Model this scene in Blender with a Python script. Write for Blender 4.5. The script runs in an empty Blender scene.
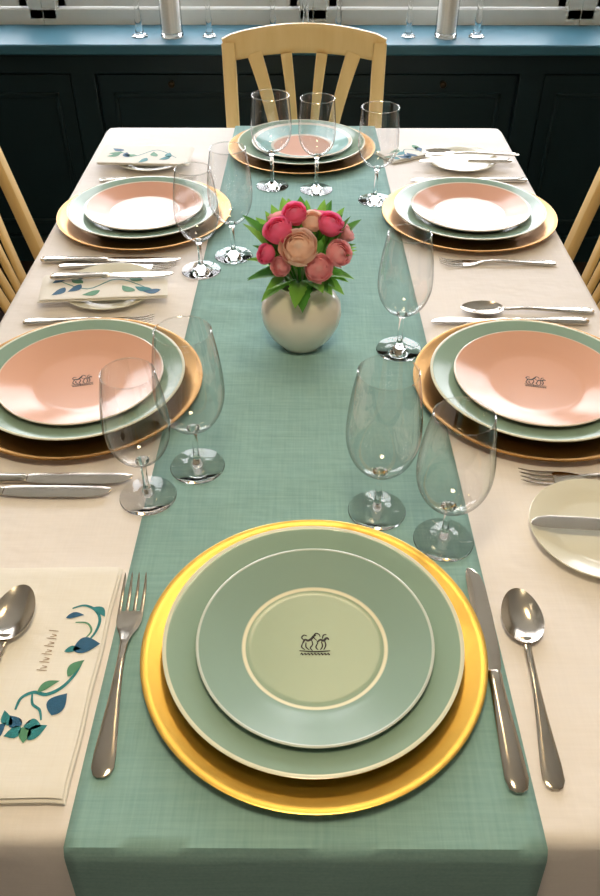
import bpy, bmesh, math, random
from mathutils import Vector, Matrix
random.seed(7)
S=bpy.context.scene
COL=S.collection
def lin(c):
    return tuple(((x/255)/12.92 if x/255<=.04045 else ((x/255+.055)/1.055)**2.4) for x in c)+(1,)
# ---------------------------------------------------------------- materials
def newmat(name):
    m=bpy.data.materials.new(name); m.use_nodes=True
    nt=m.node_tree; b=nt.nodes.get('Principled BSDF')
    return m,nt,b
def P(name,c,rough=.5,metal=0,coat=0,noise=0,nscale=20,bump=0,bscale=60,spec=.5,sheen=0,transl=0):
    m,nt,b=newmat(name)
    b.inputs['Base Color'].default_value=lin(c)
    b.inputs['Roughness'].default_value=rough
    b.inputs['Metallic'].default_value=metal
    b.inputs['Coat Weight'].default_value=coat
    b.inputs['Coat Roughness'].default_value=.06
    b.inputs['Specular IOR Level'].default_value=spec
    b.inputs['Sheen Weight'].default_value=sheen
    tc=nt.nodes.new('ShaderNodeTexCoord')
    if noise:
        n=nt.nodes.new('ShaderNodeTexNoise'); n.inputs['Scale'].default_value=nscale; n.inputs['Detail'].default_value=4
        nt.links.new(tc.outputs['Object'],n.inputs['Vector'])
        mx=nt.nodes.new('ShaderNodeMix'); mx.data_type='RGBA'
        a=lin(c); d=tuple(x*(1-noise) for x in a[:3])+(1,)
        mx.inputs[6].default_value=a; mx.inputs[7].default_value=d
        nt.links.new(n.outputs['Fac'],mx.inputs[0]); nt.links.new(mx.outputs[2],b.inputs['Base Color'])
    if bump:
        n2=nt.nodes.new('ShaderNodeTexNoise'); n2.inputs['Scale'].default_value=bscale; n2.inputs['Detail'].default_value=3
        nt.links.new(tc.outputs['Object'],n2.inputs['Vector'])
        bp=nt.nodes.new('ShaderNodeBump'); bp.inputs['Strength'].default_value=bump; bp.inputs['Distance'].default_value=.002
        nt.links.new(n2.outputs['Fac'],bp.inputs['Height']); nt.links.new(bp.outputs[0],b.inputs['Normal'])
    if transl:
        t=nt.nodes.new('ShaderNodeBsdfTranslucent'); t.inputs[0].default_value=lin(c)
        mm=nt.nodes.new('ShaderNodeMixShader'); mm.inputs[0].default_value=transl
        nt.links.new(b.outputs[0],mm.inputs[1]); nt.links.new(t.outputs[0],mm.inputs[2]); nt.links.new(mm.outputs[0],nt.nodes['Material Output'].inputs[0])
    return m
def fabric(name,c,c2,weave=420,strength=.35,wr=.45):
    m,nt,b=newmat(name)
    b.inputs['Roughness'].default_value=.85; b.inputs['Sheen Weight'].default_value=.1
    b.inputs['Specular IOR Level'].default_value=.2
    tc=nt.nodes.new('ShaderNodeTexCoord')
    def N(sx,sy,sc,det=2):
        mp=nt.nodes.new('ShaderNodeMapping'); mp.inputs['Scale'].default_value=(sx,sy,1)
        n=nt.nodes.new('ShaderNodeTexNoise'); n.inputs['Scale'].default_value=sc; n.inputs['Detail'].default_value=det
        nt.links.new(tc.outputs['Object'],mp.inputs[0]); nt.links.new(mp.outputs[0],n.inputs['Vector'])
        return n.outputs['Fac']
    a=N(1,.05,weave); bb=N(.05,1,weave)
    mul=nt.nodes.new('ShaderNodeMath'); mul.operation='ADD'
    nt.links.new(a,mul.inputs[0]); nt.links.new(bb,mul.inputs[1])
    mr=nt.nodes.new('ShaderNodeMapRange'); mr.inputs[1].default_value=.6; mr.inputs[2].default_value=1.4
    nt.links.new(mul.outputs[0],mr.inputs[0])
    mx=nt.nodes.new('ShaderNodeMix'); mx.data_type='RGBA'
    mx.inputs[6].default_value=lin(c); mx.inputs[7].default_value=lin(c2)
    nt.links.new(mr.outputs[0],mx.inputs[0]); nt.links.new(mx.outputs[2],b.inputs['Base Color'])
    big=N(1,1.6,9,3)
    bp=nt.nodes.new('ShaderNodeBump'); bp.inputs['Strength'].default_value=strength; bp.inputs['Distance'].default_value=.0005
    nt.links.new(mul.outputs[0],bp.inputs['Height'])
    bp2=nt.nodes.new('ShaderNodeBump'); bp2.inputs['Strength'].default_value=wr; bp2.inputs['Distance'].default_value=.008
    nt.links.new(big,bp2.inputs['Height']); nt.links.new(bp.outputs[0],bp2.inputs['Normal'])
    nt.links.new(bp2.outputs[0],b.inputs['Normal'])
    return m
def radial(name,stops,rough=.12,spec=.4):
    """glazed ceramic whose colour is a function of the radius; stops=[(r,colour)]"""
    m,nt,b=newmat(name)
    b.inputs['Roughness'].default_value=rough; b.inputs['Specular IOR Level'].default_value=spec
    tc=nt.nodes.new('ShaderNodeTexCoord'); sp=nt.nodes.new('ShaderNodeSeparateXYZ'); cb=nt.nodes.new('ShaderNodeCombineXYZ')
    nt.links.new(tc.outputs['Object'],sp.inputs[0]); nt.links.new(sp.outputs[0],cb.inputs[0]); nt.links.new(sp.outputs[1],cb.inputs[1])
    ln=nt.nodes.new('ShaderNodeVectorMath'); ln.operation='LENGTH'; nt.links.new(cb.outputs[0],ln.inputs[0])
    sc=nt.nodes.new('ShaderNodeMath'); sc.operation='MULTIPLY'; sc.inputs[1].default_value=5; nt.links.new(ln.outputs['Value'],sc.inputs[0])
    cr=nt.nodes.new('ShaderNodeValToRGB'); cr.color_ramp.interpolation='LINEAR'
    els=cr.color_ramp.elements
    prev=None; pts=[]
    for r,c in stops:
        if prev is not None: pts.append((r*5-.002,prev))
        pts.append((r*5,c)); prev=c
    els[0].position=max(0,pts[0][0]); els[0].color=lin(pts[0][1])
    els[1].position=1; els[1].color=lin(pts[-1][1])
    for p,c in pts[1:]:
        e=els.new(min(p,1)); e.color=lin(c)
    nt.links.new(sc.outputs[0],cr.inputs[0]); nt.links.new(cr.outputs[0],b.inputs['Base Color'])
    return m
def wood(name,c,c2,scale=6,rough=.4):
    m,nt,b=newmat(name); b.inputs['Roughness'].default_value=rough
    tc=nt.nodes.new('ShaderNodeTexCoord'); mp=nt.nodes.new('ShaderNodeMapping'); mp.inputs['Scale'].default_value=(8,8,1)
    n=nt.nodes.new('ShaderNodeTexNoise'); n.inputs['Scale'].default_value=scale; n.inputs['Detail'].default_value=5
    nt.links.new(tc.outputs['Object'],mp.inputs[0]); nt.links.new(mp.outputs[0],n.inputs['Vector'])
    mx=nt.nodes.new('ShaderNodeMix'); mx.data_type='RGBA'; mx.inputs[6].default_value=lin(c); mx.inputs[7].default_value=lin(c2)
    nt.links.new(n.outputs['Fac'],mx.inputs[0]); nt.links.new(mx.outputs[2],b.inputs['Base Color'])
    return m
def thin_glass(name,tint=.96,edge=.6,r0=.05,r1=.55,pos=.62,rgh=.02):
    m,nt,b=newmat(name); nt.nodes.remove(b); out=nt.nodes['Material Output']
    tr=nt.nodes.new('ShaderNodeBsdfTransparent'); gl=nt.nodes.new('ShaderNodeBsdfGlossy'); gl.inputs['Roughness'].default_value=rgh
    lw=nt.nodes.new('ShaderNodeLayerWeight'); lw.inputs['Blend'].default_value=.5
    cr=nt.nodes.new('ShaderNodeValToRGB'); cr.color_ramp.elements[0].color=(tint,tint,tint,1); cr.color_ramp.elements[0].position=pos
    cr.color_ramp.elements[1].color=(edge,edge,edge*.98,1)
    nt.links.new(lw.outputs['Facing'],cr.inputs[0]); nt.links.new(cr.outputs[0],tr.inputs[0])
    pw=nt.nodes.new('ShaderNodeMath'); pw.operation='POWER'; pw.inputs[1].default_value=3.2; nt.links.new(lw.outputs['Facing'],pw.inputs[0])
    fr=nt.nodes.new('ShaderNodeMapRange'); fr.inputs[3].default_value=r0; fr.inputs[4].default_value=r1; nt.links.new(pw.outputs[0],fr.inputs[0])
    mx=nt.nodes.new('ShaderNodeMixShader'); nt.links.new(fr.outputs[0],mx.inputs[0]); nt.links.new(tr.outputs[0],mx.inputs[1]); nt.links.new(gl.outputs[0],mx.inputs[2])
    nt.links.new(mx.outputs[0],out.inputs[0]); return m

M={}
M['cloth']=fabric('linen_tablecloth',(247,241,238),(242,236,233),380,.15,.5)
M['runner']=fabric('runner_weave',(150,188,184),(132,172,170),320,.4,.6)
M['napkin']=fabric('napkin_linen',(246,243,236),(242,238,230),500,.15)
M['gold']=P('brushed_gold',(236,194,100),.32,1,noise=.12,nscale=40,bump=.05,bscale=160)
M['gold_refl']=P('gold_reflection_brown',(184,138,80),.33,1,noise=.15,nscale=40,bump=.05,bscale=160)  # same gold chargers, with brown reflections put into the colour
CREAM=(244,240,214)
M['sage']=radial('sage_glaze',[(0,(146,174,158)),(.1395,(226,228,208))],.14)
M['blue']=radial('bluegreen_glaze',[(0,(152,174,150)),(.0665,CREAM),(.0698,(144,172,160)),(.1100,(206,218,212))],.2,.5)
M['pink']=radial('pink_glaze',[(0,(228,176,152)),(.1104,(236,222,208))],.16,.35)
M['pink2']=radial('pink_ring_glare_glaze',[(0,(230,186,166)),(.064,(240,226,212)),(.0665,(226,172,148)),(.1085,(236,228,216))],.16,.35)  # paler centre is window reflection painted into the glaze
M['pink3']=radial('pink_teal_glaze',[(0,(230,184,168)),(.064,(240,235,225)),(.07,(150,200,200)),(.104,(238,232,220))],.16,.35)
M['white']=P('white_glaze',(234,232,216),.12,noise=.03)
M['ink']=P('ink_print',(26,22,20),.5,noise=.1)
M['steel']=P('polished_steel',(204,196,184),.17,1,noise=.1,nscale=30)
M['wood']=wood('pale_beech',(236,206,146),(220,184,118))
M['seat']=wood('beech_seat',(200,160,100),(170,130,76))
M['floor']=wood('dark_floorboards',(60,42,30),(38,26,18),3,.5)
M['tbl']=wood('table_oak',(120,86,54),(90,62,38))
M['panel']=P('dark_green_paint',(22,46,52),.45,noise=.25,nscale=8,bump=.1,spec=.35)
M['sill']=P('teal_sill_paint',(62,110,128),.45,noise=.1,nscale=10,spec=.3)
M['wall']=P('warm_wall_paint',(210,196,174),.8,noise=.05,bump=.1)
M['ceil']=P('ceiling_paint',(232,226,216),.9,noise=.04)
M['frame']=P('window_paint',(228,228,222),.45,noise=.08)
M['thin']=thin_glass('wine_glass_bowl',.965,.38,.09,.8,.60)
M['pane']=thin_glass('window_pane',.98,.9)
m,nt,b=newmat('solid_glass'); b.inputs['Transmission Weight'].default_value=1; b.inputs['Roughness'].default_value=.0; b.inputs['IOR'].default_value=1.42; M['glass']=m
b.inputs['Base Color'].default_value=(1,1,1,1)
M['vase']=P('vase_glaze',(240,234,222),.08,coat=.5,noise=.14,nscale=14)
M['hot']=P('petal_hot_pink',(255,140,184),.5,noise=.08,nscale=60,transl=.5,spec=.2)
M['peach']=P('petal_peach',(255,230,214),.5,noise=.05,nscale=60,transl=.5,spec=.2)
M['coral']=P('petal_coral',(255,200,206),.5,noise=.06,nscale=60,transl=.5,spec=.2)
M['leaf']=P('leaf_green',(146,208,90),.45,noise=.3,nscale=50,transl=.4)
M['leaf2']=P('leaf_dark',(92,160,68),.45,noise=.3,nscale=50,transl=.35)
M['teal']=P('embroidery_teal',(30,140,148),.6,noise=.3,nscale=200,bump=.3,bscale=900)
M['navy']=P('embroidery_blue',(24,98,140),.6,noise=.3,nscale=200,bump=.3,bscale=900)
M['green']=P('embroidery_green',(90,156,120),.6,noise=.3,nscale=200)
M['brown']=P('embroidery_text',(170,146,120),.7,noise=.1)
M['wax']=P('candle_wax',(240,238,230),.5,noise=.04)
M['knob']=P('dark_brass',(60,50,36),.4,.8,noise=.1)
M['ground']=P('pale_paving',(196,200,200),.8,noise=.3,nscale=1.5)
M['shade']=P('lamp_enamel',(220,200,160),.4,noise=.05)
m,nt,b=newmat('warm_bulb'); b.inputs['Emission Color'].default_value=(1,.72,.36,1); b.inputs['Emission Strength'].default_value=12; M['bulb']=m

# ---------------------------------------------------------------- mesh builder
class MB:
    def __init__(s): s.v=[];s.f=[];s.m=[];s.mats=[]
    def mi(s,k):
        if k not in s.mats: s.mats.append(k)
        return s.mats.index(k)
    def add(s,vs,fs,k,mat=None):
        o=len(s.v); i=s.mi(k)
        s.v+= [tuple((mat@Vector(v)) if mat else v) for v in vs]
        s.f+= [tuple(o+a for a in f) for f in fs]; s.m+=[i]*len(fs)
    def lathe(s,prof,k,seg=64,mat=None):
        vs=[];rows=[]
        for r,z in prof:
            if r<1e-6: rows.append([len(vs)]); vs.append((0,0,z))
            else:
                rows.append(list(range(len(vs),len(vs)+seg)))
                vs+=[(r*math.cos(2*math.pi*i/seg),r*math.sin(2*math.pi*i/seg),z) for i in range(seg)]
        fs=[]
        for a,b in zip(rows,rows[1:]):
            for i in range(seg):
                j=(i+1)%seg
                if len(a)==1 and len(b)==1: continue
                if len(a)==1: fs.append((a[0],b[i],b[j]))
                elif len(b)==1: fs.append((a[i],b[0],a[j]))
                else: fs.append((a[i],b[i],b[j],a[j]))
        s.add(vs,fs,k,mat)
    def box(s,a,b,k,mat=None):
        x0,y0,z0=a;x1,y1,z1=b
        vs=[(x0,y0,z0),(x1,y0,z0),(x1,y1,z0),(x0,y1,z0),(x0,y0,z1),(x1,y0,z1),(x1,y1,z1),(x0,y1,z1)]
        s.add(vs,[(3,2,1,0),(4,5,6,7),(0,1,5,4),(1,2,6,5),(2,3,7,6),(3,0,4,7)],k,mat)
    def loft(s,secs,k,n=12,e=2,up=(0,0,1),mat=None):
        """secs: (point, half width, half thickness)"""
        pts=[Vector(q[0]) for q in secs]; vs=[];fs=[]
        for i,(p,hw,ht) in enumerate(secs):
            t=(pts[min(i+1,len(pts)-1)]-pts[max(i-1,0)]).normalized()
            r=t.cross(Vector(up)).normalized(); u=r.cross(t)
            for j in range(n):
                a=2*math.pi*(j+.5)/n; c=math.cos(a); d=math.sin(a)
                c=math.copysign(abs(c)**(2/e),c); d=math.copysign(abs(d)**(2/e),d)
                vs.append(tuple(pts[i]+r*c*hw+u*d*ht))
        for i in range(len(secs)-1):
            for j in range(n):
                q=(j+1)%n; fs.append((i*n+j,i*n+q,(i+1)*n+q,(i+1)*n+j))
        fs.append(tuple(range(n))[::-1]); fs.append(tuple((len(secs)-1)*n+j for j in range(n)))
        s.add(vs,fs,k,mat)
    def grid(s,fn,nu,nv,k,mat=None,closed=False):
        vs=[fn(i/nu,j/nv) for j in range(nv+1) for i in range(nu+1)]
        fs=[(j*(nu+1)+i,j*(nu+1)+i+1,(j+1)*(nu+1)+i+1,(j+1)*(nu+1)+i) for j in range(nv) for i in range(nu)]
        s.add(vs,fs,k,mat)
    def obj(s,name,loc=(0,0,0),rot=0,parent=None,bevel=0,solid=0,sub=0,ang=38):
        me=bpy.data.meshes.new(name); me.from_pydata(s.v,[],s.f)
        for k in s.mats: me.materials.append(M[k])
        for p,i in zip(me.polygons,s.m): p.material_index=i
        bm=bmesh.new(); bm.from_mesh(me); bmesh.ops.recalc_face_normals(bm,faces=bm.faces); bm.to_mesh(me); bm.free()
        me.shade_smooth(); me.set_sharp_from_angle(angle=math.radians(ang))
        o=bpy.data.objects.new(name,me); COL.objects.link(o); o.location=loc; o.rotation_euler=(0,0,rot)
        if parent: o.parent=parent
        if solid:
            q=o.modifiers.new('thickness','SOLIDIFY'); q.thickness=solid; q.offset=0
        if bevel:
            q=o.modifiers.new('bevel','BEVEL'); q.width=bevel; q.segments=2; q.limit_method='ANGLE'
        if sub:
            q=o.modifiers.new('sub','SUBSURF'); q.levels=sub; q.render_levels=sub
        return o
def dup(o,name,loc,rot=0):
    c=o.copy(); c.name=name; c.location=loc; c.rotation_euler=(0,0,rot); COL.objects.link(c)
    c.scale=(1,1,1)
    for ch in o.children:
        d=ch.copy(); COL.objects.link(d); d.parent=c
    return c
T=.75
RZ=T+.0016
X0,X1,Y0,Y1=-.478,.478,.278,1.972
# ---------------------------------------------------------------- room
RX=2.3; RY0=-1.6; RY1=2.95; CZ=2.5
def single(name,a,b,k,bevel=0):
    q=MB(); q.box(a,b,k); return q.obj(name,bevel=bevel)
single('floor',(-RX,RY0,-.05),(RX,RY1,0),'floor')
single('ceiling',(-RX,RY0,CZ),(RX,RY1,CZ+.05),'ceil')
def wall(name,pieces):
    q=MB()
    for a,b,k in pieces: q.box(a,b,k)
    q.obj(name)
wall('wall_left',[((-RX-.1,RY0,0),(-RX,RY1,CZ),'wall')])
wall('wall_right',[((RX,RY0,0),(RX+.1,RY1,CZ),'wall')])
wall('wall_front',[((-RX-.1,RY0-.1,0),(RX+.1,RY0,CZ),'wall')])
WX0,WX1,WZ0,WZ1=-1.79,1.84,.775,2.25
wall('wall_back',[((-RX-.1,RY1,0),(RX+.1,RY1+.15,WZ0-.04),'wall'),((-RX-.1,RY1,WZ1),(RX+.1,RY1+.15,CZ),'wall'),
 ((-RX-.1,RY1,WZ0-.04),(WX0,RY1+.15,WZ1),'wall'),((WX1,RY1,WZ0-.04),(RX+.1,RY1+.15,WZ1),'wall')])
for sx,nm in ((-1,'trim_1'),(1,'trim_2')):
    q=MB()
    xs=sorted((sx*(RX-.001),sx*(RX-.03)))
    q.box((xs[0],RY0+.01,0),(xs[1],2.70,.86),'panel')
    xs=sorted((sx*(RX-.03),sx*(RX-.05)))
    for y in [RY0+.05+i*.6 for i in range(8)]:
        if y+.07<2.7: q.box((xs[0],y,.1),(xs[1],y+.07,.8),'panel')
    q.box((xs[0],RY0+.01,0),(xs[1],2.7,.12),'panel'); q.box((xs[0],RY0+.01,.78),(xs[1],2.7,.86),'panel')
    q.obj(nm,bevel=.004)
# windows
mull=[WX0,-.88,.03,.93,WX1]
for i in range(4):
    a,b=mull[i],mull[i+1]; q=MB(); y0,y1=RY1+.02,RY1+.09
    f=.045
    q.box((a,y0,WZ0-.03),(b,y1,WZ0+.03),'frame'); q.box((a,y0,WZ1-.05),(b,y1,WZ1),'frame')
    q.box((a,y0,WZ0),(a+f,y1,WZ1),'frame'); q.box((b-f,y0,WZ0),(b,y1,WZ1),'frame')
    y2,y3=RY1+.035,RY1+.075
    q.box((a+f,y2,WZ0+.035),(b-f,y3,WZ0+.075),'frame')
    q.box((a+f,y2,WZ1-.1),(b-f,y3,WZ1-.05),'frame')
    q.box((a+f+.006,y2,WZ0+.035),(a+f+.035,y3,WZ1-.05),'frame'); q.box((b-f-.035,y2,WZ0+.035),(b-f-.006,y3,WZ1-.05),'frame')
    c=(a+b)/2
    q.box((c-.012,y2+.005,WZ0+.07),(c+.012,y3-.005,WZ1-.1),'frame')
    for z in (1.3,1.78): q.box((a+f,y2+.005,z-.012),(b-f,y3-.005,z+.012),'frame')
    q.box((a+f+.03,RY1+.052,WZ0+.07),(b-f-.03,RY1+.056,WZ1-.1),'pane')
    q.obj('window_%d'%(i+1),bevel=.003)
q=MB(); q.box((-RX+.002,2.70,.728),(RX-.002,RY1+.018,.76),'sill')
q.obj('window_sill',bevel=.006)
q=MB(); q.box((-RX+.06,2.76,0),(RX-.06,RY1-.002,.727),'panel')
yf0,yf1=2.735,2.762
q.box((-RX+.06,yf0,0),(RX-.06,yf1,.10),'panel'); q.box((-RX+.06,yf0,.665),(RX-.06,yf1,.727),'panel')
seams=[-2.2,-1.45,-.72,.01,.74,1.46,2.2]
for sx in seams: q.box((sx-.04,yf0,.1),(sx+.04,yf1,.67),'panel')
for a,b in zip(seams,seams[1:]):
    q.box((a+.045,2.748,.105),(b-.045,2.766,.66),'panel')
    for (xa,xb,za,zb) in ((a+.09,b-.09,.59,.605),(a+.09,b-.09,.15,.165),(a+.09,a+.105,.15,.605),(b-.105,b-.09,.15,.605)):
        q.box((xa,2.74,za),(xb,2.75,zb),'panel')
    c=(a+b)/2
    R=Matrix.Translation((c*1.0+(.13 if c<0 else -.13)*-1*.6,2.748,.635))@Matrix.Rotation(math.radians(90),4,'X')
    q.lathe([(0,.03),(.009,.028),(.012,.02),(.008,.012),(.006,0),(.012,-.001)],'knob',16,mat=R)
q.obj('panelled_cabinet',bevel=.003)
single('ground',(-12,RY1+.16,-.35),(12,22,-.30),'ground')
# ---------------------------------------------------------------- table
q=MB(); q.box((X0+.012,Y0+.012,T-.035),(X1-.012,Y1-.012,T-.004),'tbl')
q.box((X0+.06,Y0+.06,T-.12),(X1-.06,Y0+.085,T-.034),'tbl'); q.box((X0+.06,Y1-.085,T-.12),(X1-.06,Y1-.06,T-.034),'tbl')
q.box((X0+.06,Y0+.06,T-.12),(X0+.085,Y1-.06,T-.034),'tbl'); q.box((X1-.085,Y0+.06,T-.12),(X1-.06,Y1-.06,T-.034),'tbl')
for x in (X0+.08,X1-.08):
    for y in (Y0+.08,Y1-.08):
        q.loft([((x,y,0),.022,.022),((x,y,.3),.028,.028),((x,y,T-.12),.034,.034),((x,y,T-.035),.034,.034)],'tbl',up=(0,1,0),e=6)
q.obj('dining_table',bevel=.003)
# tablecloth
q=MB(); per=[]
rc=.012
def rect(off,z,wav):
    out=[]
    a,b,c,d=X0-off,X1+off,Y0-off,Y1+off; n=44;mv=76
    pts=[]
    for i in range(n): pts.append((a+(b-a)*i/n,c,0,-1))
    for i in range(mv): pts.append((b,c+(d-c)*i/mv,1,0))
    for i in range(n): pts.append((b-(b-a)*i/n,d,0,1))
    for i in range(mv): pts.append((a,d-(d-c)*i/mv,-1,0))
    for i,(x,y,nx,ny) in enumerate(pts):
        w=wav*(math.sin(x*31+y*27)+.6*math.sin(x*13-y*17+1))*.5+wav*.6
        cx=min(max(x,a+rc),b-rc); cy=min(max(y,c+rc),d-rc)
        dv=Vector((x-cx,y-cy,0)); 
        if dv.length>rc: dv=dv.normalized()*rc
        out.append((cx+dv.x+nx*w,cy+dv.y+ny*w,z))
    return out
rings=[rect(-.03,T,0),rect(-.012,T,0),rect(-.006,T-.0008,0),rect(-.0015,T-.004,0),rect(.001,T-.01,0),rect(.002,T-.03,.001),rect(.004,T-.07,.004),rect(.006,T-.12,.007),rect(.008,T-.18,.011),rect(.01,T-.235,.014)]
vs=[p for r in rings for p in r]; n=len(rings[0]); fs=[]
for i in range(len(rings)-1):
    for j in range(n):
        k2=(j+1)%n; fs.append((i*n+j,i*n+k2,(i+1)*n+k2,(i+1)*n+j))
fs.append(tuple(range(n)))
q.add(vs,fs,'cloth'); q.obj('tablecloth',solid=.0012,ang=60)
# runner
q=MB()
def runner(u,v):
    L=Y1-Y0; drop=.17; tot=L+2*drop; s=v*tot
    w=.193+(.170-.193)*min(max((s-drop)/L,0),1)
    x=(-w+2*w*u)+.003
    if s<drop:
        h=drop-s
        return (x*(1+.02*h/drop),Y0-.005-.004*min(1,h/.01)-.0138*min(1,h/.17)-.002*math.sin(x*40)*h/.17,T+.0012-h)
    if s>drop+L:
        h=s-drop-L
        return (x,Y1+.005+.004*min(1,h/.01)+.0138*min(1,h/.17),T+.0012-h)
    return (x,Y0-.003+(s-drop)*(L+.006)/L,T+.0014)
q.grid(runner,30,240,'runner'); q.obj('table_runner',solid=.0009,ang=60)
# ---------------------------------------------------------------- plates
def charger(k):
    q=MB(); q.lathe([(0,.0045),(.118,.0045),(.122,.005),(.128,.0075),(.133,.0085),(.158,.0125),(.1635,.0145),(.1655,.0140),(.1655,.0125),(.160,.0100),(.130,.0050),(.118,.0005),(.112,0),(0,0)],k,96); return q
def dinner():
    q=MB(); q.lathe([(0,.0055),(.086,.0055),(.094,.007),(.102,.011),(.112,.0145),(.138,.0195),(.1415,.0205),(.1432,.0200),(.1430,.0188),(.138,.0168),(.112,.0105),(.098,.0050),(.088,.0015),(.085,0),(.081,0),(.079,.0025),(0,.0025)],'sage',96); return q
def salad(k):
    q=MB(); q.lathe([(0,.0050),(.060,.0050),(.067,.0056),(.076,.0085),(.090,.0125),(.108,.0180),(.1110,.0190),(.1125,.0184),(.1122,.0172),(.106,.0145),(.076,.0050),(.064,.0012),(.060,0),(.056,0),(.054,.0022),(0,.0022)],k,96); return q
def bread():
    q=MB(); q.lathe([(0,.0040),(.044,.0040),(.050,.005),(.060,.009),(.074,.0125),(.0775,.0133),(.0785,.0126),(.077,.0112),(.060,.0062),(.048,.0012),(.045,0),(.042,0),(.040,.002),(0,.002)],'white',72); return q
def ribbon(q,pts,w,z,k):
    pts=[Vector((p[0],p[1],0)) for p in pts]
    out=[]
    for i in range(len(pts)-1):
        p0=pts[max(i-1,0)];p1=pts[i];p2=pts[i+1];p3=pts[min(i+2,len(pts)-1)]
        for j in range(5):
            t=j/5
            out.append(.5*((2*p1)+(p2-p0)*t+(2*p0-5*p1+4*p2-p3)*t*t+(-p0+3*p1-3*p2+p3)*t**3))
    out.append(pts[-1]); vs=[]
    for i,p in enumerate(out):
        t=(out[min(i+1,len(out)-1)]-out[max(i-1,0)]).normalized(); nn=Vector((-t.y,t.x,0))
        ww=w*(.5+.5*math.sin(math.pi*(i+.5)/len(out)))
        for sgn in (-1,1):
            g=p+nn*ww*sgn; zz=z(g.x,g.y) if callable(z) else z
            vs.append((g.x,g.y,zz))
    q.add(vs,[(2*i,2*i+1,2*i+3,2*i+2) for i in range(len(out)-1)],k)
def emblem(parent,s=1):
    q=MB(); mm=.001*s; z=.0053
    def R(pts,w=.45): ribbon(q,[(x*mm,y*mm) for x,y in pts],w*1.5*mm,z,'ink')
    R([(-11,2),(-9,6),(-6,5),(-3,7),(-1,10),(1,11)],.8); R([(-11,2),(-12,-2),(-9,-5)]); R([(-8,3),(-8,-2),(-5,-5)]); R([(-3,6),(-2,1),(-4,-3),(-2,-6)]); R([(-9,5),(-12,8),(-10,11),(-7,10)])
    R([(2,3),(5,6),(8,5),(11,8),(13,6)],.8); R([(3,3),(1,-2),(3,-5)]); R([(6,4),(7,-1),(5,-5)]); R([(9,5),(10,0),(8,-5)]); R([(2,5),(-1,9),(1,13),(4,12),(5,9)]); R([(7,7),(8,11),(11,12)])
    R([(-14,-6),(0,-7),(14,-6)],.5)
    for i in range(9):
        x=-12+i*3; R([(x-1,-10),(x,-8.6),(x+1,-10.4),(x+1.4,-9)],.35)
    return q.obj('printed_emblem',parent=parent)
settings=[(.011,.458,RZ,'blue','gold',0),(-.305,.890,RZ,'pink','gold_refl',.25),(.318,.890,RZ,'pink','gold_refl',-.2),
          (-.305,1.450,RZ,'pink2','gold_refl',.1),(.316,1.447,RZ,'pink2','gold_refl',-.1),(-.005,1.802,RZ,'pink3','gold_refl',0)]
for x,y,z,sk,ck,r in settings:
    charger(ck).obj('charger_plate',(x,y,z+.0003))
    dinner().obj('dinner_plate',(x+random.uniform(-.002,.002),y+.002,z+.0050))
    o=salad(sk).obj('salad_plate',(x+.001,y-.004,z+.0050+.0057),r)
    if sk in('blue','pink'): emblem(o,1.05)
bp=bread().obj('bread_plate',(.333,.617,T+.0010))
dup(bp,'bread_plate',(-.318,1.162,T+.0010)); dup(bp,'bread_plate',(.345,1.735,T+.0010)); dup(bp,'bread_plate',(-.335,1.735,T+.0010))
# ---------------------------------------------------------------- glasses
def wineglass(h,rb,rr,stem,rf=.0335):
    q=MB()
    q.lathe([(0,0),(rf-.001,0),(rf,.0006),(rf-.0005,.0016),(rf*.6,.0030),(.010,.0052),(.0055,.0095),(.0038,.018),(.0034,stem*.55),(.0036,stem-.008),(.0060,stem-.0015),(.0085,stem+.001),(.004,stem+.0035),(0,stem+.0032)],'glass',48)
    H=h-stem; pr=[]
    for i in range(29):
        t=i/28
        tm=.42
        if t<tm:
            a=t/tm; r=rb*math.sin(math.acos(max(-1,min(1,1-a))))**.92
        else:
            a=(t-tm)/(1-tm); r=rb-(rb-rr)*a**1.7
        pr.append((max(r,.0058) ,stem+.0005+H*t))
    q.lathe(pr,'thin',64)
    q.lathe([(rr-.0008,h),(rr,h+.0008),(rr+.0008,h),(rr,h-.0008),(rr-.0008,h)],'glass',64)
    return q
big=dict(h=.195,rb=.0405,rr=.031,stem=.060); sm=dict(h=.177,rb=.037,rr=.028,stem=.055)
gl=[(-.183,.675,sm),(-.130,.728,big),(.086,.652,big),(.157,.606,dict(h=.176,rb=.040,rr=.030,stem=.052)),(.142,.990,dict(h=.184,rb=.0385,rr=.029,stem=.06)),
(-.176,1.235,sm),(-.124,1.290,dict(h=.19,rb=.038,rr=.029,stem=.06)),(-.065,1.604,dict(h=.18,rb=.041,rr=.036,stem=.07)),(.026,1.585,dict(h=.18,rb=.037,rr=.033,stem=.07)),(.143,1.532,dict(h=.18,rb=.039,rr=.035,stem=.066))]
for x,y,d in gl:
    wineglass(**d).obj('wine_glass',(x,y,RZ+.0006),ang=50)
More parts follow.
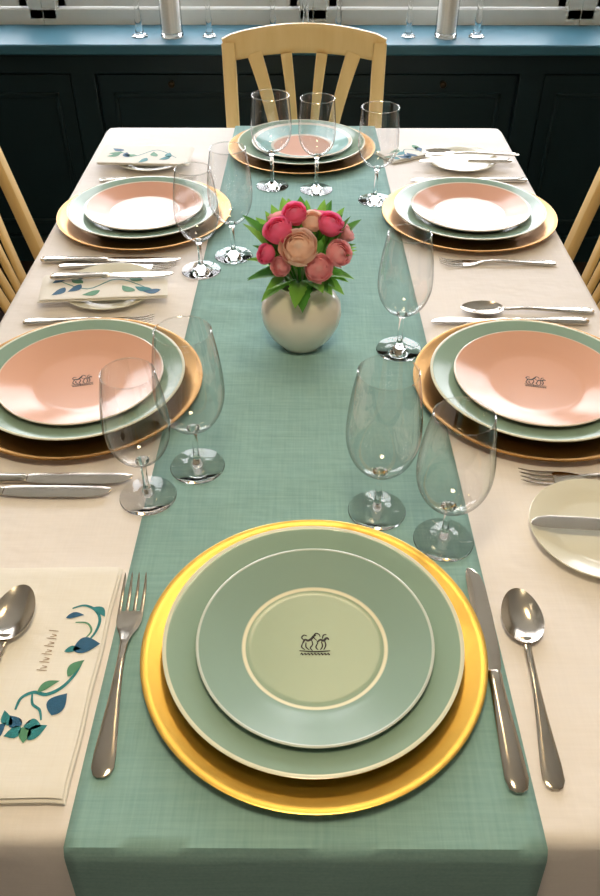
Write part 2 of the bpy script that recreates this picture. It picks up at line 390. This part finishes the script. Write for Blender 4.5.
# ---------------------------------------------------------------- cutlery
def handle(q,L,ytop,wt):
    q.loft([((0,.000,.0030),.003,.0008),((0,.002,.0030),.0068,.0014),((0,.008,.0031),.0096,.0018),((0,.022,.0034),.0094,.0020),((0,.045,.0040),.0074,.0021),((0,.07,.0052),.0052,.0022),((0,.095,.0066),.0038,.0022),((0,(ytop+.095)/2,.0070),.0033,.0021),((0,ytop,.0056),wt,.0017)],'steel',e=2.5)
def fork():
    q=MB(); handle(q,.205,.128,.0040)
    q.loft([((0,.126,.0058),.0038,.0016),((0,.135,.0040),.0062,.0013),((0,.143,.0026),.0100,.0011),((0,.151,.0019),.0122,.0010),((0,.160,.0018),.0126,.0010),((0,.163,.0019),.0126,.0010)],'steel',e=3)
    for i in range(4):
        x=-.0106+i*.00707
        q.loft([((x,.160,.0018),.0019,.0010),((x,.175,.0022),.0018,.0010),((x,.190,.0042),.0015,.0009),((x*.97,.202,.0078),.0009,.0006),((x*.97,.205,.0090),.0003,.0003)],'steel',8)
    return q.obj('dinner_fork')
def spoon():
    q=MB(); handle(q,.21,.138,.0036)
    q.loft([((0,.136,.0056),.0036,.0016),((0,.144,.0060),.0040,.0012),((0,.152,.0068),.0060,.0007)],'steel')
    Lb=.034; cy=.178
    def bowl(sign):
        def f(u,v):
            th=2*math.pi*u; r=v
            y=math.sin(th); w=.0208*(1-.12*y)
            x=w*math.cos(th)*r; yy=cy+Lb*y*r
            z=.0012+.0066*r**2.2 + (0 if sign<0 else .0010)
            return (x,yy,z)
        return f
    q.grid(bowl(1),40,10,'steel'); q.grid(bowl(-1),40,10,'steel')
    q.grid(lambda u,v:(.0208*(1-.12*math.sin(2*math.pi*u))*math.cos(2*math.pi*u),cy+Lb*math.sin(2*math.pi*u),.0078+.0010*v),40,1,'steel')
    return q.obj('table_spoon')
def knife(L=.245):
    k=L/.245
    q=MB()
    q.loft([((0,0,.0042),.003,.0012),((0,.003,.0042),.0080,.0026),((0,.012,.0042),.0105,.0036),((0,.035,.0042),.0098,.0038),((0,.075,.0042),.0078,.0036),((0,.105*k,.0042),.0066,.0034),((0,.113*k,.0042),.0070,.0036),((0,.118*k,.0042),.0060,.0022)],'steel',e=2.6)
    secs=[]
    for t,c,w in ((0,0,.0062),(.06,.0,.0085),(.2,.0004,.0098),(.5,.0004,.0102),(.8,.0002,.0098),(.92,-.0012,.0080),(.98,-.0035,.0045),(1,-.0052,.0014)):
        secs.append(((c,(.117+(.128)*t)*k,.0042),w,.0007))
    q.loft(secs,'steel',e=2.2)
    return q.obj('table_knife')
F=fork(); F.location=(-.1705,.328,RZ); F.rotation_euler=(0,0,.025); F.scale=(1.06,1.08,1.05)
Sp=spoon(); Sp.location=(.213,.320,T+.0006); Sp.rotation_euler=(0,0,-.045)
K=knife(); K.location=(.1815,.316,RZ+.0002)
h=math.pi/2
def put(o,tx,ty,rot,z=T+.0008,L=.2):
    dx,dy=-math.sin(rot)*L,math.cos(rot)*L
    return dup(o,o.name.split('.')[0],(tx-dx,ty-dy,z),rot)
put(F,-.232,1.068,-h+.02,RZ-.0008,.205)
put(K,-.206,.7015,-h,T+.0020,.245); put(K,-.228,.678,-h-.01,T+.0020,.245)
put(K,-.216,1.268,-h,RZ,.245); put(F,-.220,1.246,-h,RZ,.205)
put(F,.262,.708,h-.01,T+.0008,.205)
put(K,.200,1.068,h,T+.0008,.245); put(Sp,.250,1.101,h,T+.0008,.212)
put(F,.236,1.262,h,T+.0008,.205)
put(K,.225,1.632,h,T+.0008,.245); put(F,-.225,1.632,-h,T+.0008,.205)
bk=knife(.2); bk.name='butter_knife'; bk.location=(.455,.605,T+.0142); bk.rotation_euler=(0,0,h-.08)
put(bk,.250,1.705,h,T+.0142,.2)
put(Sp,.262,1.748,h,T+.0132,.212)
put(bk,-.215,1.175,-h+.05,T+.0232,.2)
# ---------------------------------------------------------------- napkins
def napkin(lx,ly,layers,name,th=.0035,seed=1):
    q=MB(); rnd=random.Random(seed); top=None
    for li in range(layers):
        z0=.0004+li*(th+.0003); ox=rnd.uniform(-.002,.002)*li; oy=rnd.uniform(-.003,.003)*li
        ax=lx/2-.001*li; ay=ly/2-.0015*li
        def f(u,v,z0=z0,ax=ax,ay=ay,ox=ox,oy=oy):
            a=2*math.pi*v; 
            cx=math.copysign(abs(math.cos(a))**.12,math.cos(a)); sz=math.copysign(abs(math.sin(a))**.7,math.sin(a))
            y=-ay+2*ay*u
            e=min(1,min(u,1-u)*30+.15)
            x=ox+ax*cx*(1+.008*math.sin(9*y/ay)); zz=z0+th/2+th/2*sz*e
            return (x,y+oy+.002*math.sin(x*40),zz)
        nu,nv=40,48
        q.grid(f,nu,nv,'napkin')
        for u in (0,1):
            q.grid(lambda a,b,u=u:tuple(Vector(f(u,a/2))*(1-b)+Vector(f(u,1-a/2 if a<1 else .5))*b),24,1,'napkin')
    return q,(.0004+(layers-1)*(th+.0003)+th)
def leafshape(q,x,y,ang,L,W,z,k):
    n=10; vs=[]
    for i in range(n+1):
        t=i/n; w=W*math.sin(math.pi*t**.8)*.5
        for s in(-1,1):
            px=L*(t-.5); py=s*w+.12*L*math.sin(math.pi*t)
            vs.append((x+px*math.cos(ang)-py*math.sin(ang),y+px*math.sin(ang)+py*math.cos(ang),z))
    q.add(vs,[(2*i,2*i+1,2*i+3,2*i+2) for i in range(n)],k)
cx,cy=-.2620,.4330
q,tz=napkin(.136,.256,3,'n',.0030)
nap=q.obj('cloth_napkin',(cx,cy,T+.0008),-.01,ang=70)
e=MB(); z=tz+.0004
def W(pts,w,k): ribbon(e,[(a-cx,b-cy) for a,b in pts],w,z,k)
def Lf(x,y,a,L,w,k): leafshape(e,x-cx,y-cy,a,L,w,z+.0002,k)
W([(-.233,.502),(-.222,.506),(-.210,.501),(-.2025,.489),(-.2035,.474),(-.209,.462)],.0015,'teal')
W([(-.226,.485),(-.214,.484),(-.208,.475),(-.212,.466)],.0010,'green')
Lf(-.2085,.456,.3,.026,.018,'navy'); Lf(-.221,.452,.2,.016,.007,'teal'); Lf(-.205,.498,-.7,.018,.008,'teal'); Lf(-.228,.492,.2,.018,.007,'navy')
W([(-.258,.388),(-.256,.400),(-.246,.406),(-.234,.404),(-.222,.411),(-.213,.425),(-.209,.440)],.0018,'teal')
W([(-.247,.404),(-.244,.394),(-.236,.388),(-.232,.378)],.0013,'teal')
Lf(-.2195,.394,1.2,.024,.018,'navy'); Lf(-.234,.412,.6,.022,.008,'green'); Lf(-.213,.432,1.0,.022,.010,'green')
for a in range(5):
    t=a*1.256; Lf(-.247+.009*math.cos(t),.372+.009*math.sin(t),t,.016,.011,('teal','napkin','navy','teal','green')[a])
Lf(-.232,.366,.8,.020,.012,'teal'); Lf(-.262,.380,2.2,.018,.009,'teal'); Lf(-.266,.366,1.2,.02,.012,'navy')
for i in range(11):
    y=.475-i*.0045; W([(-.246,y),(-.241,y-.0015),(-.247,y-.003)] if i%2 else [(-.250,y),(-.240,y-.001)],.0005,'brown')
e.obj('embroidered_flowers',parent=nap)
put(Sp,-.286,.525,-.03,T+.0115,.212)
def small_napkin(x,y,z,rot,lx,ly,seed):
    q,tz=napkin(lx,ly,2,'n',.0028,seed)
    o=q.obj('cloth_napkin',(x,y,z),rot,ang=70)
    e=MB(); rnd=random.Random(seed)
    for i in range(9):
        leafshape(e,rnd.uniform(-lx*.36,lx*.36),rnd.uniform(-ly*.40,ly*.40),rnd.uniform(0,3),.03,.015,tz+.0005,rnd.choice(['teal','navy','green']))
    ribbon(e,[(-lx*.2,-ly*.35),(lx*.2,-ly*.1),(-lx*.15,ly*.12),(lx*.2,ly*.36)],.0012,tz+.0004,'teal')
    e.obj('embroidered_flowers',parent=o); return o
small_napkin(-.325,1.150,T+.0148,h+.08,.085,.205,4)
small_napkin(-.345,1.735,T+.0148,h-.05,.11,.20,9)
small_napkin(.226,1.782,RZ+.0004,h+.5,.07,.11,12)
# ---------------------------------------------------------------- vase with flowers
vx,vy=-.003,1.010
q=MB(); q.lathe([(0,0),(.030,0),(.033,.0015),(.036,.006),(.048,.020),(.0560,.038),(.0590,.053),(.0570,.068),(.048,.081),(.038,.089),(.0335,.093),(.0335,.097),(.037,.1015),(.038,.103),(.0368,.1038),(.033,.101),(.030,.096),(.031,.090),(.045,.078),(.052,.060),(.048,.03),(.03,.010),(0,.008)],'vase',80)
vase=q.obj('flower_vase',(vx,vy,RZ+.0006),ang=60)
q=MB()
def flower(c,R,k,aim,seed):
    rnd=random.Random(seed)
    mat=Matrix.Translation(c)@Vector((0,0,1)).rotation_difference(Vector(aim).normalized()).to_matrix().to_4x4()
    q.lathe([(0,-.6*R),(.35*R,-.45*R),(.50*R,0),(.40*R,.38*R),(.2*R,.50*R),(.0,.52*R)],k,16,mat=mat)
    for li,(n,rr,tt,w,fl) in enumerate(((3,.40,20,1.3,0),(4,.54,24,1.15,.0),(5,.67,33,1.0,.0),(6,.80,44,.86,.03),(7,.91,55,.76,.08),(7,1.0,66,.72,.16))):
        for i in range(n):
            a0=2*math.pi*i/n+li*.7+rnd.uniform(-.12,.12); r0=R*rr*rnd.uniform(.97,1.04); tj=math.radians(tt+rnd.uniform(-4,4))
            def f(u,v):
                s=2*u-1; th=math.radians(165)+(tj-math.radians(165))*v
                th+= .22*s*s*v
                wd=w*(.45+.62*math.sin(math.pi*min(1,v*.66+.12)))
                az2=a0+s*wd
                r=r0*(1+fl*v**3+.05*s)
                return (r*math.sin(th)*math.cos(az2),r*math.sin(th)*math.sin(az2),r*math.cos(th)*.95)
            q.grid(f,8,8,k,mat=mat)
fl=[((-.006,.966,.174),.0225,'peach',(-.05,-.75,1)),((-.034,.990,.188),.0175,'hot',(-.4,-.5,1)),((-.012,1.015,.200),.0150,'hot',(-.1,-.5,1)),((.012,1.010,.192),.0140,'peach',(.1,-.5,1)),((.036,1.006,.190),.0160,'hot',(.4,-.4,1)),
((.020,.960,.148),.0175,'coral',(.15,-1.1,.7)),((.047,.980,.160),.0165,'coral',(.6,-.8,.8)),((-.050,.974,.162),.0125,'hot',(-.9,-.7,.7)),((.058,1.020,.172),.013,'coral',(.9,.1,.7)),((-.034,1.040,.182),.015,'coral',(-.4,.7,1)),((-.030,.962,.150),.0125,'coral',(-.5,-1,.6)),((.022,1.045,.182),.014,'hot',(.2,.8,1))]
for i,(c,R,k,aim) in enumerate(fl):
    flower((c[0]-vx,c[1]-vy,c[2]),R,k,aim,i)
    p=Vector((c[0]-vx,c[1]-vy,c[2]-R*.6)); b0=Vector((p.x*.12,p.y*.12,.03)); mid=Vector((p.x*.28,p.y*.28,.105))
    q.loft([(b0,.0016,.0016),(mid,.0016,.0016),((mid+p)/2+Vector((p.x*.1,p.y*.1,0)),.0016,.0016),(p,.002,.002)],'leaf2',8,up=(.3,1,.1))
def leaf(base,dirv,L,Wd,droop,k):
    base=Vector(base); d=Vector(dirv).normalized(); side=d.cross(Vector((0,0,1))).normalized(); up=side.cross(d)
    def f(u,v):
        s=2*u-1; w=Wd*math.sin(math.pi*v**.75)**.9
        w*=1+.12*math.sin(v*40)
        p=base+d*L*v+Vector((0,0,-droop*v*v))+side*s*w*.5+up*(abs(s)*w*.18)
        return tuple(p)
    q.grid(f,6,14,k)
rnd=random.Random(3)
for i in range(84):
    a=2*math.pi*i/28+rnd.uniform(-.2,.2); lv=i//28
    el=(rnd.uniform(-.05,.45),rnd.uniform(.4,.9),rnd.uniform(.8,1.3))[lv]
    if lv and math.sin(a)<-.15: 
        if lv==2 or math.sin(a)<-.55: continue
    br=(.018,.022,.042)[lv]
    base=(br*math.cos(a),br*math.sin(a),(.112,.125,.145)[lv])
    leaf(base,(math.cos(a)*math.cos(el),math.sin(a)*math.cos(el),math.sin(el)),(rnd.uniform(.048,.066),rnd.uniform(.058,.078),rnd.uniform(.052,.068))[lv],rnd.uniform(.022,.031),(.016,.010,.006)[lv],rnd.choice(['leaf','leaf','leaf2']))
bq=q.obj('flower_bouquet',parent=vase,ang=80)
# ---------------------------------------------------------------- chairs
def chair(name,loc,rot):
    """local: diner faces +Y, back at y=0"""
    q=MB(); w=.190
    def by(z): return -.015 if z<.46 else -.015-(z-.46)*.22
    for sx in(-1,1):
        secs=[]
        for z in (0,.15,.3,.45,.6,.75,.86,.895):
            yy=by(z)-(.0 if z>=.45 else (.45-z)*.12); xx=sx*(w-.012+(.012*max(0,z-.45)/.5))
            secs.append(((xx,yy,z),.017,.013))
        q.loft(secs,'wood',up=(0,1,0),e=5)
        q.loft([((sx*(w-.015),.335,0),.014,.014),((sx*(w-.015),.335,.43),.019,.019)],'wood',up=(0,1,0),e=5)
        q.loft([((sx*(w-.015),-.03,.2),.008,.012),((sx*(w-.015),.335,.2),.008,.012)],'wood',e=4)
        q.loft([((sx*(w-.015),-.01,.40),.010,.025),((sx*(w-.015),.335,.40),.010,.025)],'wood',e=5)
    q.loft([((-w+.02,.335,.40),.010,.025),((w-.02,.335,.40),.010,.025)],'wood',e=5)
    q.loft([((-w+.02,-.012,.40),.010,.025),((w-.02,-.012,.40),.010,.025)],'wood',e=5)
    q.loft([((-w+.02,.15,.2),.008,.012),((w-.02,.15,.2),.008,.012)],'wood',e=4)
    def seat(u,v):
        a=2*math.pi*v; cxx=math.copysign(abs(math.cos(a))**.15,math.cos(a)); sz=math.sin(a)
        wd=(w-.012)+.014*u
        return (wd*cxx,-.0+.365*u,.437+.014*math.copysign(abs(sz)**.6,sz)-.004*math.sin(math.pi*u)*(1-abs(cxx)))
    q.grid(seat,14,32,'seat')
    secs=[]
    for i in range(17):
        t=-1+2*i/16; z=.880+.022*(1-t*t); hh=.030+.004*(1-t*t)
        if abs(t)>.93: hh=.026
        secs.append(((t*(w+.010),by(.92)-.020*(1-t*t)+.004,z),.011,hh))
    q.loft(secs,'wood',12,e=4)
    q.loft([((-w+.01,by(.55),.55),.009,.016),((0,by(.55)-.006,.55),.009,.016),((w-.01,by(.55),.55),.009,.016)],'wood',e=4)
    for x0,x1,wd in ((-.125,-.055,.016),(-.045,-.018,.012),(.045,.018,.012),(.125,.055,.016)):
        secs=[]
        for i in range(9):
            t=i/8; z=.555+(.870-.555)*t; xx=x1+(x0-x1)*(t**1.6)
            secs.append(((xx,by(z)-.013*t+.0,z),wd*(.8+.4*t*t),.006))
        q.loft(secs,'wood',up=(0,1,0),e=4)
    q.loft([((-.026,by(.70)-.006,.70),.006,.010),((.026,by(.70)-.006,.70),.006,.010)],'wood',e=4)
    return q.obj(name,loc,rot,ang=45)
chair('dining_chair',(0,2.040,0),math.pi)
chair('dining_chair',(-.535,1.42,0),-h)
chair('dining_chair',(.535,1.42,0),h)
# ---------------------------------------------------------------- candle holders
def candlestick(x,y,H=.2,r=.021):
    q=MB(); q.lathe([(0,0),(r,0),(r,.004),(r*.6,.010),(r*.35,.03),(r*.45,.05),(r*.3,.08),(r*.42,H*.6),(r*.6,H*.8),(r*.75,H),(r*.65,H),(r*.45,H*.82),(0,H*.8)],'glass',32)
    q.obj('glass_candlestick',(x,y,.7605))
def pillar(x,y):
    q=MB(); q.lathe([(0,0),(.034,0),(.036,.004),(.036,.012),(.0345,.014),(0,.014)],'glass',40)
    q.lathe([(.0345,.014),(.0345,.19)],'thin',40)
    q.lathe([(0,.0145),(.030,.0145),(.030,.165),(.028,.168),(.006,.166),(0,.166)],'wax',32); q.lathe([(0,.165),(.0012,.165),(.001,.178),(0,.178)],'ink',8)
    q.obj('pillar_candle_holder',(x,y,.7605))
for x in(-.53,-.305,-.10,0.005,.11,.335,.555): candlestick(x,2.80,.2,.022 if abs(x)<.4 else .026)
for x in(-.425,.455): pillar(x,2.80)
# ---------------------------------------------------------------- pendant lamp and added unseen fill lamp
def pendant_and_fill(x,y,z,en,size):
    q=MB(); q.lathe([(0,.20),(.03,.20),(.035,.16),(.10,.10),(.17,.0),(.172,0),(.104,.106),(.04,.17),(0,.175)],'shade',48)
    q.lathe([(0,-.0+.02),(.03,.03),(.042,.06),(.03,.09),(.014,.12),(0,.13)],'bulb',24)
    q.lathe([(.003,.19),(.003,CZ-z-.02),(.05,CZ-z-.02),(.05,CZ-z-.002),(0,CZ-z-.002)],'shade',16)
    q.obj('pendant_and_fill_lamp',(x,y,z))
    l=bpy.data.lights.new('pendant_and_fill_light','AREA'); l.shape='DISK'; l.size=size; l.energy=en; l.color=(1,.82,.54)
    o=bpy.data.objects.new('pendant_and_fill_light',l); COL.objects.link(o); o.location=(x,y,z-.01)
pendant_and_fill(.07,1.23,2.05,2.0,.20); pendant_and_fill(0,.3,1.95,7,.30)  # second is an added, unseen fill lamp for overall warm light
# ---------------------------------------------------------------- world + portals
w=bpy.data.worlds.new('overcast_sky'); S.world=w; w.use_nodes=True
bg=w.node_tree.nodes['Background']; bg.inputs[0].default_value=(.95,.96,1,1); bg.inputs[1].default_value=9.2
for i in range(4):
    a,b=mull[i],mull[i+1]
    l=bpy.data.lights.new('window_portal_%d'%i,'AREA'); l.shape='RECTANGLE'; l.size=b-a; l.size_y=WZ1-WZ0; l.cycles.is_portal=True
    o=bpy.data.objects.new('window_portal_%d'%i,l); COL.objects.link(o); o.location=((a+b)/2,RY1+.12,(WZ0+WZ1)/2); o.rotation_euler=(-math.pi/2,0,0)
# ---------------------------------------------------------------- camera
cam=bpy.data.cameras.new('camera'); co=bpy.data.objects.new('camera',cam); COL.objects.link(co)
co.location=(0,0,T+.652); co.rotation_euler=(math.radians(90-40.4),0,.0048)
cam.sensor_width=36; cam.lens=790/896*36; cam.clip_start=.01
S.camera=co
S.view_settings.view_transform='Standard'
S.view_settings.exposure=0
